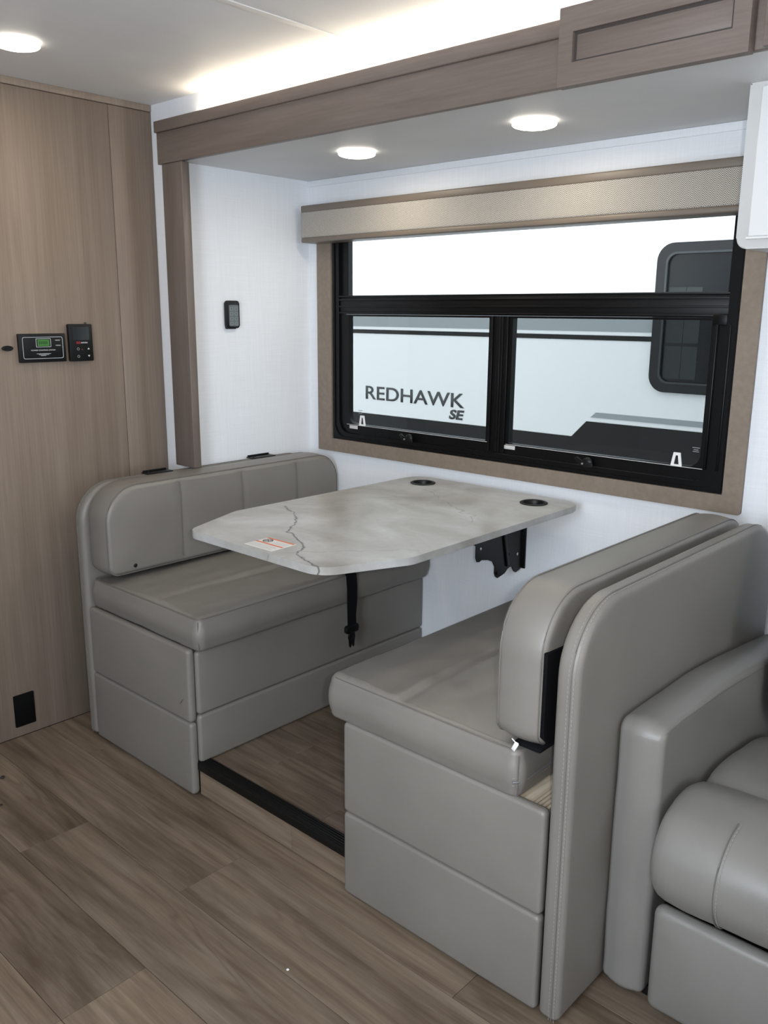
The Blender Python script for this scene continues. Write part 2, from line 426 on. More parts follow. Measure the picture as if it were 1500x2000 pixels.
def herring_mat():
    m_, nt, b = new_mat('herringbone_fabric')
    tc = nd(nt, 'ShaderNodeTexCoord'); sep = nd(nt, 'ShaderNodeSeparateXYZ'); nt.links.new(tc.outputs['Object'], sep.inputs[0])
    X, Z = mth(nt, 'ADD', sep.outputs[0], mth(nt, 'MULTIPLY', sep.outputs[1], 1.0)), sep.outputs[2]
    zig = mth(nt, 'PINGPONG', X, 0.0095)
    ph = mth(nt, 'MULTIPLY', mth(nt, 'ADD', Z, mth(nt, 'MULTIPLY', zig, 1.15)), 2*PI/0.0052)
    s = mth(nt, 'MULTIPLY_ADD', mth(nt, 'SINE', ph), .5, .5)
    nz = noise_tex(nt, coords(nt), 300, 3)
    c = ramp(nt, mth(nt, 'MULTIPLY_ADD', nz, .25, mth(nt, 'MULTIPLY', s, .85)), [(.25, (0.10, 0.088, 0.076, 1)), (.75, (0.56, 0.53, 0.49, 1))])
    nt.links.new(c, b.inputs['Base Color']); b.inputs['Roughness'].default_value = .9; b.inputs['Specular IOR Level'].default_value = .2
    bump(nt, b, s, .5, .0006)
    return m_
HERRING = herring_mat()
BAND = leather('taupe_valance_band', (0.155, 0.128, 0.104, 1))

def pane_mat(name, tint, gloss=.05, milk=0.0, milkcol=(.8, .8, .8, 1)):
    m_ = bpy.data.materials.new(name); m_.use_nodes = True; nt = m_.node_tree; nt.nodes.clear()
    out = nd(nt, 'ShaderNodeOutputMaterial'); tr = nd(nt, 'ShaderNodeBsdfTransparent'); gl = nd(nt, 'ShaderNodeBsdfGlossy')
    tr.inputs[0].default_value = tint; gl.inputs['Roughness'].default_value = .02
    mx = nd(nt, 'ShaderNodeMixShader'); mx.inputs[0].default_value = gloss
    nt.links.new(tr.outputs[0], mx.inputs[1]); nt.links.new(gl.outputs[0], mx.inputs[2]); last = mx
    if milk:
        df = nd(nt, 'ShaderNodeBsdfDiffuse'); df.inputs[0].default_value = milkcol
        m2 = nd(nt, 'ShaderNodeMixShader'); m2.inputs[0].default_value = milk
        nt.links.new(mx.outputs[0], m2.inputs[1]); nt.links.new(df.outputs[0], m2.inputs[2]); last = m2
    nt.links.new(last.outputs[0], out.inputs[0]); return m_
GLASS = pane_mat('clear_glass', (.96, .98, .98, 1), .03)
SCREEN = pane_mat('screened_glass', (.61, .635, .635, 1), .015, .02, (.05, .05, .05, 1))
def emis(name, col, s):
    m_ = bpy.data.materials.new(name); m_.use_nodes = True; nt = m_.node_tree; nt.nodes.clear()
    out = nd(nt, 'ShaderNodeOutputMaterial'); e = nd(nt, 'ShaderNodeEmission'); e.inputs[0].default_value = col; e.inputs[1].default_value = s
    nt.links.new(e.outputs[0], out.inputs[0]); return m_
LAMP = emis('puck_lens', (1.0, 0.90, 0.74, 1), 12)
LEDM = emis('led_tape', (1.0, 0.86, 0.66, 1), 60)

# ------------------------------------------------------------------ the setting
ZC, XL, YM, YW, XS, ZS, SF = 2.07, -2.683, 1.76, 2.34, -2.542, 1.88, 0.10
S = 'structure'
floor = box('floor', (XL-.04, -.90, -.05), (3.0, YW, -.004), SUBFLOOR, label='grey-brown oak-look plank floor of the vehicle aisle', cat='floor', kind=S)
def planks(parent, rows, x0, x1, z, joints, L, thick=.004, seedx=0):
    for (y0, y1), j in zip(rows, joints):
        e = j
        while e > x0: e -= L
        while e < x1:
            a, b_ = max(e, x0), min(e+L, x1)
            if b_-a > .01:
                bm = bmesh.new(); add_box(bm, (a+.0006, y0+.0006, z-thick), (b_-.0006, y1-.0006, z), .0006, 1)
                link('plank', bm, FLOORM, parent, origin=((a+b_)/2, (y0+y1)/2, z-thick))
            e += L
PW = .1955
rows = []; joints = []
base_j = {0: -1.461, 1: -2.062, 2: -1.62, 3: -2.407}
y = .64 - PW*8; k = -8
while y < YW:
    rows.append((max(y, -.85), min(y+PW, YW))); joints.append(base_j.get(k, -2.0 + ((k*7919) % 97)/97*1.49))
    y += PW; k += 1
planks(floor, rows, XL, 3.0, 0.0, joints, 1.49)
# raised slide-out floor with plank covering
sfl = box('floor', (-2.50, 1.345, .012), (-.79, YW-.001, SF-.004), SUBFLOOR, label='raised plank floor between the two dinette benches', cat='floor', kind=S)
r2 = [(1.36, 1.445), (1.445, 1.64), (1.64, 1.835), (1.835, 2.03), (2.03, 2.225), (2.225, 2.338)]
planks(sfl, r2, -2.50, -.79, SF, [-1.474, -1.78, -2.2, -1.6, -2.3, -1.9], 1.49)
kick = box('baseboard_front', (-1.945, 1.334, .003), (-1.318, 1.3455, .092), SUBFLOOR, label='low plank-covered riser under the black nosing strip', cat='riser', kind=S)
for a, b_ in ((-1.945, -1.5405), (-1.5405, -1.318)):
    bm = bmesh.new(); add_box(bm, (a+.0006, 1.329, .003), (b_-.0006, 1.334, .090), .0006, 1)
    bmesh.ops.rotate(bm, verts=bm.verts, cent=(0, 0, 0), matrix=Matrix.Identity(3))
    o = link('plank', bm, None or FLOORM, kick, origin=((a+b_)/2, 1.33, .04)); 
# grain runs along the riser: material uses x and y, so rotate mesh coordinates
for o in [c_ for c_ in kick.children]:
    for v in o.data.vertices: v.co = Vector((v.co.x, v.co.z, -v.co.y))
    o.rotation_euler = (PI/2, 0, 0)
nose = bmesh.new(); add_box(nose, (-1.945, 1.322, .084), (-1.318, 1.329, .108), .002)
add_box(nose, (-1.945, 1.3285, .1005), (-1.318, 1.366, .108), .0015)
for q in (1.335, 1.343, 1.351, 1.359): add_box(nose, (-1.945, q, .1075), (-1.318, q+.004, .1095), .0008, 1)
link('trim_1', nose, RUBBER, smooth=True, label='black ribbed rubber nosing along the edge of the raised floor', cat='trim', kind=S)

# wood wall on the left
wl = box('wall_left', (XL-.04, -.90, -.004), (XL-.012, YM, ZC), SUBFLOOR, label='light oak-look panelled wall at the left', cat='wall', kind=S)
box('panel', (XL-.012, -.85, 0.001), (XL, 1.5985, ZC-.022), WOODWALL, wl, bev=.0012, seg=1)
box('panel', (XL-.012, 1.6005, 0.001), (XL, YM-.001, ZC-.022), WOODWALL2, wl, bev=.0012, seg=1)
box('moulding', (XL-.012, -.85, ZC-.021), (XL+.004, YM-.001, ZC), WOODWALL, wl, bev=.002)
# wall carrying the slide-out opening
bm = bmesh.new()
add_box(bm, (XL-.04, YM, -.004), (XS-.014, YM+.03, ZC)); add_box(bm, (XS-.014, YM, ZS+.012), (3.0, YM+.03, ZC))
link('wall_front', bm, WALL, label='white vinyl wall strip above and beside the slide-out opening', cat='wall', kind=S)
box('wall_slide', (XS-.02, YM+.03, .0), (XS, YW+.03, ZS), WALL, label='white linen-textured end wall of the slide-out behind the left bench', cat='wall', kind=S)
# window wall with opening
ox0, ox1, oz0, oz1 = -2.406, -.874, .919, 1.712
bm = bmesh.new()
add_box(bm, (XS, YW, -.004), (ox0, YW+.035, ZS)); add_box(bm, (ox1, YW, -.004), (3.0, YW+.035, ZS))
add_box(bm, (ox0, YW, -.004), (ox1, YW+.035, oz0)); add_box(bm, (ox0, YW, oz1), (ox1, YW+.035, ZS))
link('wall_window', bm, WALL, label='white linen-textured wall with the large window', cat='wall', kind=S)
box('trim_2', (XS+.001, YW-.004, 1.858), (-.72, YW, ZS-.0005), WALL, bev=.001, label='thin white strip where the window wall meets the low ceiling', cat='trim', kind=S)
box('ceiling', (XL-.04, -.90, ZC), (3.05, YM+.03, ZC+.03), CEIL, label='grey-white high ceiling of the aisle', cat='ceiling', kind=S)
box('ceiling', (XS-.02, YM-.025, ZS), (3.0, YW+.035, ZS+.012), SCEIL, label='low grey-white ceiling over the dinette', cat='ceiling', kind=S)
box('trim_3', (-1.698, -.85, ZC-.003), (-1.674, YM, ZC-.0001), CEIL, bev=.001, label='flat batten covering the joint of the high ceiling', cat='trim', kind=S)
# shell behind the camera: opposite wall with door opening, front with windscreen opening
bm = bmesh.new()
add_box(bm, (XL-.04, -.90, 0), (-.80, -.85, ZC)); add_box(bm, (0.0, -.90, 0), (3.0, -.85, ZC)); add_box(bm, (-.80, -.90, 1.9), (0, -.85, ZC)); add_box(bm, (-.80, -.90, 0), (0, -.85, .7))
link('wall_opposite', bm, WALL, label='white wall opposite the dinette with the entry door opening', cat='wall', kind=S)
bm = bmesh.new()
add_box(bm, (3.0, -.90, 0), (3.05, YW, .85)); add_box(bm, (3.0, -.90, 1.85), (3.05, YW, ZC)); add_box(bm, (3.0, -.90, .85), (3.05, -.2, 1.85)); add_box(bm, (3.0, 1.4, .85), (3.05, YW, 1.85))
link('wall_cab', bm, WALL, label='wall at the cab end with the windscreen opening', cat='wall', kind=S)

# header fascia and pilaster around the slide-out
hd = root('trim_4', (-1.0, 1.725, 1.87), 'greige stained wooden header fascia above the dinette opening', 'fascia', kind=S)
box('lower_board', (-2.592, 1.716, 1.869), (.6, YM-.026, 1.966), HEADER, hd, bev=.002)
box('upper_board', (-2.596, 1.709, 1.966), (.6, YM-.020, 2.001), HEADER, hd, bev=.0025)
box('trim_5', (-2.573, 1.718, .8685), (-2.461, 1.748, 1.8688), PILAST, bev=.003, label='upright greige stained wooden board beside the dinette opening', cat='trim', kind=S)
led = root('light_strip', (-.9, 1.742, 2.0015), 'warm white light tape glowing on top of the wooden header', 'light')
box('led_tape', (-2.40, 1.7405, 2.0045), (.58, 1.7485, 2.006), LEDM, led)
box('channel', (-2.41, 1.7400, 2.0012), (.59, 1.7490, 2.0044), WHITEP, led)

# small cabinet front on the header
cb = root('cabinet', (-.855, 1.70, 1.858), 'greige stained wooden cabinet front with recessed panel on the header', 'cabinet')
X0, X1, Z0, Z1 = -1.058, -.662, 1.861, 2.012
fy0, fy1 = 1.684, 1.7085
iX0, iX1, iZ0, iZ1 = -1.025, -.694, 1.905, 1.963
def ringpts(u0, v0, u1, v1): return [(u0, v0), (u1, v0), (u1, v1), (u0, v1)]
bm = bmesh.new(); add_frame(bm, ringpts(X0, Z0, X1, Z1), ringpts(iX0, iZ0, iX1, iZ1), planeXZ(fy0, fy1))
bmesh.ops.bevel(bm, geom=[e for e in bm.edges if e.is_manifold and e.calc_face_angle(0) > 1], offset=.003, segments=2, affect='EDGES')
dr = link('door', bm, HEADER, cb, smooth=True)
box('recessed_panel', (iX0-.004, fy0+.009, iZ0-.004), (iX1+.004, fy1-.002, iZ1+.004), HEADER, dr, bev=.001)
bm = bmesh.new(); add_frame(bm, ringpts(iX0-.0006, iZ0-.0006, iX1+.0006, iZ1+.0006), ringpts(iX0+.0055, iZ0+.0050, iX1-.0055, iZ1-.0050), planeXZ(fy0+.0075, fy0+.0088))
link('groove', bm, plain('groove_shade', (.045, .036, .032, 1), .6), dr)  # dark ring paints the shade along the recess edge
box('cabinet_box', (X0+.004, 1.7087, 2.0015), (X1-.004, 1.735, 2.012), HEADER, cb)
hb = box('trim_6', (-.640, 1.690, 1.8665), (.6, 1.7085, 2.03), HEADER, bev=.002, label='greige wooden board continuing the header at the upper right corner', cat='trim', kind=S)

# ------------------------------------------------------------------ lights on the ceilings
def puck(c, label, group):
    t = root('ceiling_light', c, label, 'light', group)
    x, y, z = c
    bm = bmesh.new(); add_lathe(bm, [(0, 0), (.056, 0), (.058, -.003), (.057, -.0105), (.054, -.013), (.0515, -.013), (.0515, -.006), (0, -.006)], c, 'Z', 48)
    link('rim', bm, LAMPRIM, t, smooth=True)
    bm = bmesh.new(); add_lathe(bm, [(0, -.0065), (.051, -.0065), (.051, -.0135), (.045, -.0155), (0, -.0165)], c, 'Z', 48)
    link('lens', bm, LAMP, t, smooth=True)
    l = bpy.data.lights.new('puck_glow', 'AREA'); l.shape = 'DISK'; l.size = .1; l.energy = 1.7; l.color = (1.0, .88, .70)
    o = bpy.data.objects.new('puck_glow', l); COL.objects.link(o); o.location = (x, y, z-.018)
LAMPRIM = emis('puck_rim', (1.0, .92, .80, 1), 5)
puck((-1.963, 2.012, ZS), 'round glowing puck light over the left end of the table', 'puck lights in the low ceiling')
puck((-1.318, 2.002, ZS), 'round glowing puck light over the right end of the table', 'puck lights in the low ceiling')
puck((-2.325, 1.137, ZC), 'round glowing puck light in the high ceiling by the oak wall', 'puck lights in the high ceiling')
for q_ in ((-1.1, -.35), (.35, .55), (1.7, .2)):   # unseen pucks added behind the camera for general room light
    l = bpy.data.lights.new('added_puck_glow', 'AREA'); l.shape = 'DISK'; l.size = .1; l.energy = 3.6; l.color = (1.0, .96, .90)
    o = bpy.data.objects.new('added_puck_glow', l); COL.objects.link(o); o.location = (q_[0], q_[1], ZC-.018)

# ------------------------------------------------------------------ window
win = root('window_1', (-1.64, YW, .868), 'large black-framed window with one wide upper pane and two lower panes', 'window', kind=S)
# casing (three visible sides, the head hides under the valance)
bm = bmesh.new()
add_frame(bm, rr_outline(-2.484, .868, -.819, 1.765, (.004, .008, .004, .004), 3), rr_outline(ox0-.002, oz0-.001, ox1+.002, oz1, .0015, 3), planeXZ(YW-.013, YW-.0005))
cs = link('casing', bm, CASING, win, smooth=True)
# outer black frame
def wframe(name, o, i, ro, ri, y0, y1, mat=FRAME, parent=win, n=6):
    b_ = bmesh.new(); add_frame(b_, rr_outline(*o, ro, n), rr_outline(*i, ri, n), planeXZ(y0, y1)); return link(name, b_, mat, parent, smooth=True)
wframe('outer_frame', (ox0, oz0, ox1, oz1), (-2.372, .945, -.905, 1.700), .004, (.05, .05, .02, .02), YW-.006, YW+.034)
wframe('frame_lip', (ox0+.004, oz0+.003, ox1-.004, oz1-.003), (-2.392, .930, -.887, 1.705), .004, (.05, .05, .02, .02), YW-.010, YW-.006)
box('transom', (-2.374, YW-.002, 1.392), (-.903, YW+.03, 1.452), FRAME, win, bev=.003)
for z_ in (1.4565, 1.444, 1.4205, 1.398): box('transom_rib', (-2.372, YW-.006, z_-.003), (-.905, YW-.0021, z_+.003), FRAME, win, bev=.0012)
# upper sash
wframe('upper_sash', (-2.374, 1.4525, -.903, 1.702), (-2.332, 1.4605, -.914, 1.695), .003, .003, YW+.006, YW+.028)
box('pane', (-2.335, YW+.015, 1.458), (-.912, YW+.018, 1.697), GLASS, win)
# lower sashes
for (a, b_, ra) in ((-2.372, -1.652, (.045, .006, .004, .004)), (-1.624, -.905, (.006, .045, .004, .004))):
    i0 = -2.328 if a < -2 else -1.590; i1 = -1.682 if a < -2 else -.948
    wframe('lower_sash', (a, .946, b_, 1.3915), (i0, .982, i1, 1.385), ra, (ra[0]*.8, ra[1]*.8, .002, .002), YW+.002, YW+.026)
    box('pane', (i0-.003, YW+.012, .979), (i1+.003, YW+.014, 1.388), SCREEN, win)
    bm = bmesh.new(); add_box(bm, (i0-.01, YW-.0005, .9785), (i1+.01, YW+.0018, .9802), .0005, 1)  # pale strip paints the highlight line on the sash
    link('edge_highlight', bm, PLATE, win, label='thin painted highlight along the sash bottom')
box('mullion', (-1.6515, YW-.001, .946), (-1.6245, YW+.028, 1.3915), FRAME, win, bev=.003)
for x_ in (-1.668, -1.608, -1.638): box('mullion_rib', (x_-.004, YW-.004, .95), (x_+.004, YW+.0015, 1.391), FRAME, win, bev=.0015)
for x_ in (-.931, -.8955): box('stile_rib', (x_-.004, YW-.008, .98), (x_+.004, YW+.001, 1.375), FRAME, win, bev=.002)
box('corner_block', (-.945, YW-.007, 1.372), (-.905, YW+.001, 1.402), FRAME, win, bev=.002)
# latches
for x_ in (-2.008, -1.288):
    bm = bmesh.new(); add_lathe(bm, [(0, 0), (.0165, 0), (.0165, -.006), (.012, -.010), (0, -.011)], (x_, YW-.0105, .957), 'Y', 20)
    pts = [(x_-.040, .968), (x_-.030, .974), (x_-.012, .962), (x_+.022, .958), (x_+.026, .946), (x_, .942), (x_-.022, .950)]
    add_prism(bm, pts, planeXZ(YW-.026, YW-.0195), .002)
    lt = link('latch', bm, BLACK, win, smooth=True)
    bm = bmesh.new(); add_lathe(bm, [(0, -.003), (.0035, -.002), (.004, 0), (0, 0)], (x_-.010, YW-.0262, .955), 'Y', 12)
    link('screw', bm, CHROME, lt, smooth=True)
# small white marker clips and silver plates
for x_ in (-2.257, -1.015):
    o_ = [(x_-.017, .978), (x_+.017, .978), (x_+.010, 1.018), (x_-.010, 1.018)]
    i_ = [(x_-.0075, .984), (x_+.0075, .984), (x_+.0035, 1.010), (x_-.0035, 1.010)]
    bm = bmesh.new(); add_frame(bm, o_, i_, planeXZ(YW+.001, YW+.004)); link('marker_clip', bm, WHITEP, win, label='white A-shaped clip on the sash')
for x_ in (-2.301, -1.583):
    box('maker_plate', (x_-.021, YW-.0012, .964), (x_+.021, YW+.0018, .9765), PLATE, win, bev=.0008, label='small silver plate at the sash corner')
# etched marks low in the panes
for x_, z_ in ((-2.275, 1.035), (-.965, 1.035)):
    for q, ww in ((0, .022), (.006, .014), (.011, .018)):
        box('etched_mark', (x_-ww/2, YW+.0108, z_-q), (x_+ww/2, YW+.0112, z_-q+.002), plain('etch', (.25, .27, .28, 1), .6), win)

# valance
va = root('valance', (-1.64, YW-.04, 1.652), 'window valance of herringbone fabric with taupe bands above the window', 'valance')
vx0, vx1 = -2.490, -.800
box('core', (vx0+.004, YW-.075, 1.657), (vx1-.004, YW-.001, 1.777), LEATHER, va)
bm = pad(((vx0+vx1)/2, YW-.0745, 1.7135), (1, 0, 0), (0, 0, 1), vx1-vx0+.010, .094, .018, .004, .006, .002, nu=60, nv=8)
link('fabric_front', bm, HERRING, va, smooth=True)
bm = pad((vx0-.0005, YW-.040, 1.7135), (0, -1, 0), (0, 0, 1), .074, .094, .011, .004, .004, .001, nu=6, nv=6)
link('fabric_return', bm, HERRING, va, smooth=True)
box('top_band', (vx0, YW-.086, 1.757), (vx1, YW-.001, 1.781), BAND, va, bev=.004, seg=3)
box('bottom_band', (vx0, YW-.086, 1.650), (vx1, YW-.001, 1.6675), BAND, va, bev=.005, seg=3)

# white overhead cabinet at the right
oc = root('overhead_cabinet', (-.2, 2.15, 1.54), 'white overhead cabinet hanging beside the right end of the window', 'cabinet')
bm = bmesh.new()
pts = rr_outline(-.768, 1.541, .6, ZS-.0005, (.024, .001, .001, .001), 8)
add_prism(bm, pts, planeXZ(1.985, YW-.001), .004, 2); link('cabinet_box', bm, plain('white_vinyl_wrap', (.60, .60, .60, 1), .45), oc, smooth=True)
d0 = box('door', (-.7385, 1.972, 1.566), (.55, 1.9845, ZS-.012), plain('white_gloss_door', (.80, .81, .82, 1), .3), oc, bev=.003, label='glossy white door')
box('door_edge_strip', (-.742, 1.970, 1.5605), (.55, 1.976, 1.5655), WHITEP, d0, bev=.001)

# ------------------------------------------------------------------ neighbour vehicle outside
RY = 4.20
rv = root('motorhome', (-2.2, RY+1.1, -.95), 'white motorhome parked outside with grey and black stripes', 'vehicle')
RVW = plain('white_gelcoat', (.86, .88, .89, 1), .3); RVG = plain('grey_decal', (.30, .33, .35, 1), .4); RVD = plain('charcoal_decal', (.012, .012, .013, 1), .6, 0, .25)
box('body', (-7.0, RY, -.45), (1.5, RY+2.2, 2.55), RVW, rv, bev=.03)
def slab(name, pts, mat, d=.004): return prism(name, pts, planeXZ(RY-d, RY-.0005), mat, rv, smooth=False)
slab('grey_stripe', [(-6.9, 1.309), (-1.4, 1.309), (-1.4, 1.42), (-6.9, 1.42)], RVG, .003)
slab('black_stripe', [(-6.9, 1.264), (-1.4, 1.264), (-1.4, 1.289), (-6.9, 1.289)], RVD)
slab('charcoal_band', [(-6.9, -.40), (1.4, -.40), (1.4, .830), (-2.345, .828), (-2.432, .737), (-6.9, .733)], RVD)
slab('grey_stripe', [(-2.322, .852), (1.4, .855), (1.4, .883), (-2.29, .880)], RVG)
for x_ in (-5.4, -.2):
    bm = bmesh.new(); add_lathe(bm, [(0, -.10), (.16, -.10), (.18, -.12), (.36, -.12), (.38, -.09), (.38, .10), (0, .10)], (x_, RY+.11, -.57), 'Y', 32); link('wheel', bm, RUBBER, rv, smooth=True)
rw = bmesh.new(); add_frame(rw, rr_outline(-1.996, 1.015, -1.15, 1.742, .085, 8), rr_outline(-1.945, 1.062, -1.20, 1.695, .05, 8), planeXZ(RY-.022, RY))
RVF = plain('rubber_window_frame', (.012, .013, .015, 1), .5, 0, .3)
rwo = link('window_frame', rw, RVF, rv, smooth=True)
bm = bmesh.new(); add_frame(bm, rr_outline(-1.948, 1.059, -1.197, 1.698, .052, 8), rr_outline(-1.938, 1.069, -1.207, 1.688, .047, 8), planeXZ(RY-.026, RY-.014))
link('inner_bead', bm, plain('bead', (.03, .036, .04, 1), .4, 0, .4), rwo, smooth=True)
prism('window_glass', rr_outline(-1.942, 1.065, -1.203, 1.692, .05, 8), planeXZ(RY-.010, RY-.001), plain('dark_tinted_glass', (.006, .008, .010, 1), .25, 0, .25), rwo)
RVREFL = plain('grey_reflection', (.040, .045, .045, 1), .8, 0, .1)  # grey panels on the glass paint the reflections in this window
for z0_, z1_ in ((1.085, 1.245), (1.262, 1.53)):
    for a, b_ in ((-1.925, -1.838), (-1.836, -1.757)):
        box('reflection_panel', (a, RY-.0125, z0_), (b_, RY-.0101, z1_), RVREFL, rwo)
LET = plain('lettering_grey', (.05, .055, .06, 1), .4)
text('lettering', 'REDHAWK', LET, rv, (-4.012, RY-.001, .832), (1, 0, 0), (0, 0, 1), .828, .088, thick=.003, bold=.006)
text('lettering', 'SE', LET, rv, (-3.300, RY-.001, .758), (1, 0, 0), (0, 0, 1), .105, .060, shear=.25, thick=.003, bold=.03)
box('ground', (-14, YW+.06, -1.0), (10, 16, -.95), plain('pale_asphalt', (.22, .22, .22, 1), .9), label='grey asphalt outside the vehicle', cat='ground', kind=S)

# ------------------------------------------------------------------ dinette benches
def groove(vals, axis, width=.010, depth=.005):
    def f(u, v):
        q = u if axis == 0 else v; s = 0
        for g in vals: s -= depth*math.exp(-((q-g)/width)**2)
        return s
    return f
def panel_pad(name, c, U, V, w, h, t, parent, rad=.012, rb=.010, puff=.006, wr=.0008, mat=LEATHER, **kw):
    return link(name, pad(c, U, V, w, h, t, rad, rb, puff, wr=wr, nu=26, nv=12, **kw), mat, parent, smooth=True)
def stitches(parent, path, r=.00055, ln=.0055, gap=.0035, name='stitching'):
    """dashes of thread along a polyline; one part"""
    bm = bmesh.new(); acc = 0; P = [Vector(p) for p in path]
    for a, b_ in zip(P, P[1:]):
        L = (b_-a).length; d = (b_-a)/L; s = -acc
        while s < L:
            s0, s1 = max(s, 0), min(s+ln, L)
            if s1-s0 > .001: add_tube(bm, [a+d*s0, a+d*s1], r, 4)
            s += ln+gap
        acc = L-(s-(ln+gap)) if False else 0
    return link(name, bm, THREAD, parent, kind='stuff')
def yz_path(x, y0, z0, y1, z1, rf, rb_, n=12):
    """up the front edge, round the top front corner, along the top, round the back corner"""
    out = [(x, y0, z0), (x, y0, z1-rf)]
    out += [(x, y0+rf-rf*math.cos(.5*PI*k/n), z1-rf+rf*math.sin(.5*PI*k/n)) for k in range(1, n+1)]
    out += [(x, y1-rb_+rb_*math.sin(.5*PI*k/n), z1-rb_+rb_*math.cos(.5*PI*k/n)) for k in range(0, n+1)]
    return out
def bench(side):
    Lb = side == 'L'
    t = root('dinette_bench', (-2.24 if Lb else -1.04, 1.83, 0.0),
             'taupe vinyl bench base and tall back standing against the oak wall' if Lb else 'taupe vinyl bench base and tall back beside the sofa arm', 'bench', 'dinette benches')
    if Lb: ex0, ex1, bx0, bx1, fx, top = -2.492, -1.944, -2.5395, -2.4905, -1.938, .862
    else: ex0, ex1, bx0, bx1, fx, top = -1.320, -.766, -.760, -.712, -1.330, .886
    # back panel
    w = 1.012; c = ((bx0+bx1)/2, 1.302+w/2, (top+.010)/2)
    if Lb: U = (0, 1, 0)      # normal = U x Z = +X
    else: U = (0, 1, 0)
    bm = pad(c, U, (0, 0, 1), w, top-.010, bx1-bx0, (.012, .012, .13 if Lb else .15, .125 if Lb else .14), .016, .002, .001, nu=30, nv=24, wr=.0006)
    bp = link('back_panel', bm, LEATHER, t, smooth=True)
    # seam and twin stitching round the rim
    e = 1.3012
    xm = (bx0+bx1)/2 + (0 if Lb else .010)
    pth = yz_path(xm, 1.3015, .012, 2.314, top+.0005, .125 if Lb else .14, .13 if Lb else .15)
    sm = bmesh.new(); add_tube(sm, pth, .0012, 6); link('seam', sm, PIPE, bp, smooth=True)
    for d in (() if Lb else (-.006, .006)):
        q = yz_path(xm+d, 1.3015, .012, 2.314, top+.0005, .125 if Lb else .14, .13 if Lb else .15)
        stitches(bp, q)
    # end panels facing the aisle (upper, lower)
    cx = (ex0+ex1)/2; ew = ex1-ex0
    split = .236 if Lb else .228
    for z0, z1 in ((.006, split-.001), (split+.001, .462)):
        panel_pad('end_panel', (cx, 1.3170, (z0+z1)/2), (1, 0, 0), (0, 0, 1), ew, z1-z0, .024, t, puff=.004, rb=.009, seed=z0*9+cx)
    # front panels facing the table
    U = (0, 1, 0) if Lb else (0, -1, 0)
    for z0, z1 in ((.103, .2545), (.2565, .452)):
        panel_pad('front_panel', (fx-.010 if Lb else fx+.010, 1.8325, (z0+z1)/2), U, (0, 0, 1), 1.005, z1-z0, .022, t, puff=.003, rb=.009, seed=z0*5+cx)
    core0, core1 = (ex0, fx-.0215) if Lb else (fx+.0215, ex1-.02)
    box('carcass', (core0, 1.330, .103), (core1, 2.334, .440), PIPE, t)
    if not Lb:
        box('seat_deck', (-1.30, 1.331, .4405), (-.812, 2.33, .4545), DECKWOOD, t, bev=.001)
        for k in range(4): box('deck_slat', (-.8105+.0095*k, 1.331, .4405), (-.8105+.0095*k+.0065, 2.33, .4545), DECKWOOD, t, bev=.001)
    else:
        box('seat_deck', (-2.48, 1.331, .4405), (-1.968, 2.33, .4545), PIPE, t, bev=.001)
    return t, bp
LB, LBP = bench('L'); RB, RBP = bench('R')
# retaining clips along the top of the left back panel
for y0, y1 in ((1.555, 1.655), (2.005, 2.115)):
    bm = bmesh.new(); add_box(bm, (-2.538, y0, .8625), (-2.497, y1, .8665), .0015); add_box(bm, (-2.538, y0+.005, .8665), (-2.532, y1-.005, .872), .001)
    add_lathe(bm, [(0, 0), (.004, 0), (.004, .003), (0, .004)], (-2.515, y0+.015, .8665), 'Z', 10)
    link('retaining_clip', bm, BLACK, LB, smooth=True, label='black retaining clip on top of the back')
# small round tufts of loose vinyl on the end panels
bm = bmesh.new(); add_tube(bm, [(-1.985, 1.2985, .290), (-1.979, 1.2975, .300), (-1.972, 1.2980, .309), (-1.968, 1.2990, .312)], .0022, 6); link('vinyl_fold', bm, LEATHER, LB, smooth=True)

# seat cushions
def seat(c, w, d, h, label, seamx, seed, mirror):
    # U = x, V = y, N = z
    t = root('seat_cushion', (c[0], c[1], c[2]-h/2), label, 'cushion', 'dinette seat cushions')
    fn0 = groove([seamx], 0, .010, .006)
    def fn(u, v):
        q = u-seamx
        fold = .0035*math.exp(-(q/.075)**2)*math.sin(v*38+seed+3*noise.noise(Vector((v*6, seed, 0))))*max(0, noise.noise(Vector((v*4+seed, 3, 1)))+.35)
        fold += .0040*math.exp(-((q+.035*math.sin(v*3+seed))/.020)**2)
        return fn0(u, v) + fold + .004*math.sin((u+.3)*9+seed)*math.sin((v+.2)*5) + .003*noise.noise(Vector((u*14+seed, v*7, 0)))
    bm = pad(c, (1, 0, 0), (0, 1, 0), w, d, h, .022, .020, .010, 0, fn, nu=44, nv=64, wr=.0026, seed=seed, bulge=.007, mids=5)
    o = link('cover', bm, LEATHER, t, smooth=True)
    return t, o
SL, SLo = seat((-2.193, 1.825, .5085), .576, 1.016, .102, 'taupe vinyl seat cushion on the left bench, partly under the table', .073, 1.3, False)
SR, SRo = seat((-1.1015, 1.818, .5115), .540, 1.026, .112, 'taupe vinyl seat cushion on the right bench, gap beside it showing plywood', -.047, 4.1, True)
def rim(t, x0, x1, y0, y1, z, r=.02):
    o_ = rr_outline(x0, y0, x1, y1, r, 5); bm = bmesh.new(); add_tube(bm, [(u, v, z) for u, v in o_], .0013, 6, True)
    return link('seam', bm, PIPE, t, smooth=True)
rim(SL, -2.476, -1.910, 1.322, 2.328, .5575, .02); rim(SR, -1.364, -.838, 1.310, 2.326, .5625, .02)
bm = bmesh.new(); add_tube(bm, [(-1.909, 1.320, .468), (-1.9095, 1.3195, .49), (-1.9095, 1.3195, .520), (-1.911, 1.321, .552)], .0012, 6); link('corner_seam', bm, PIPE, SL, smooth=True)
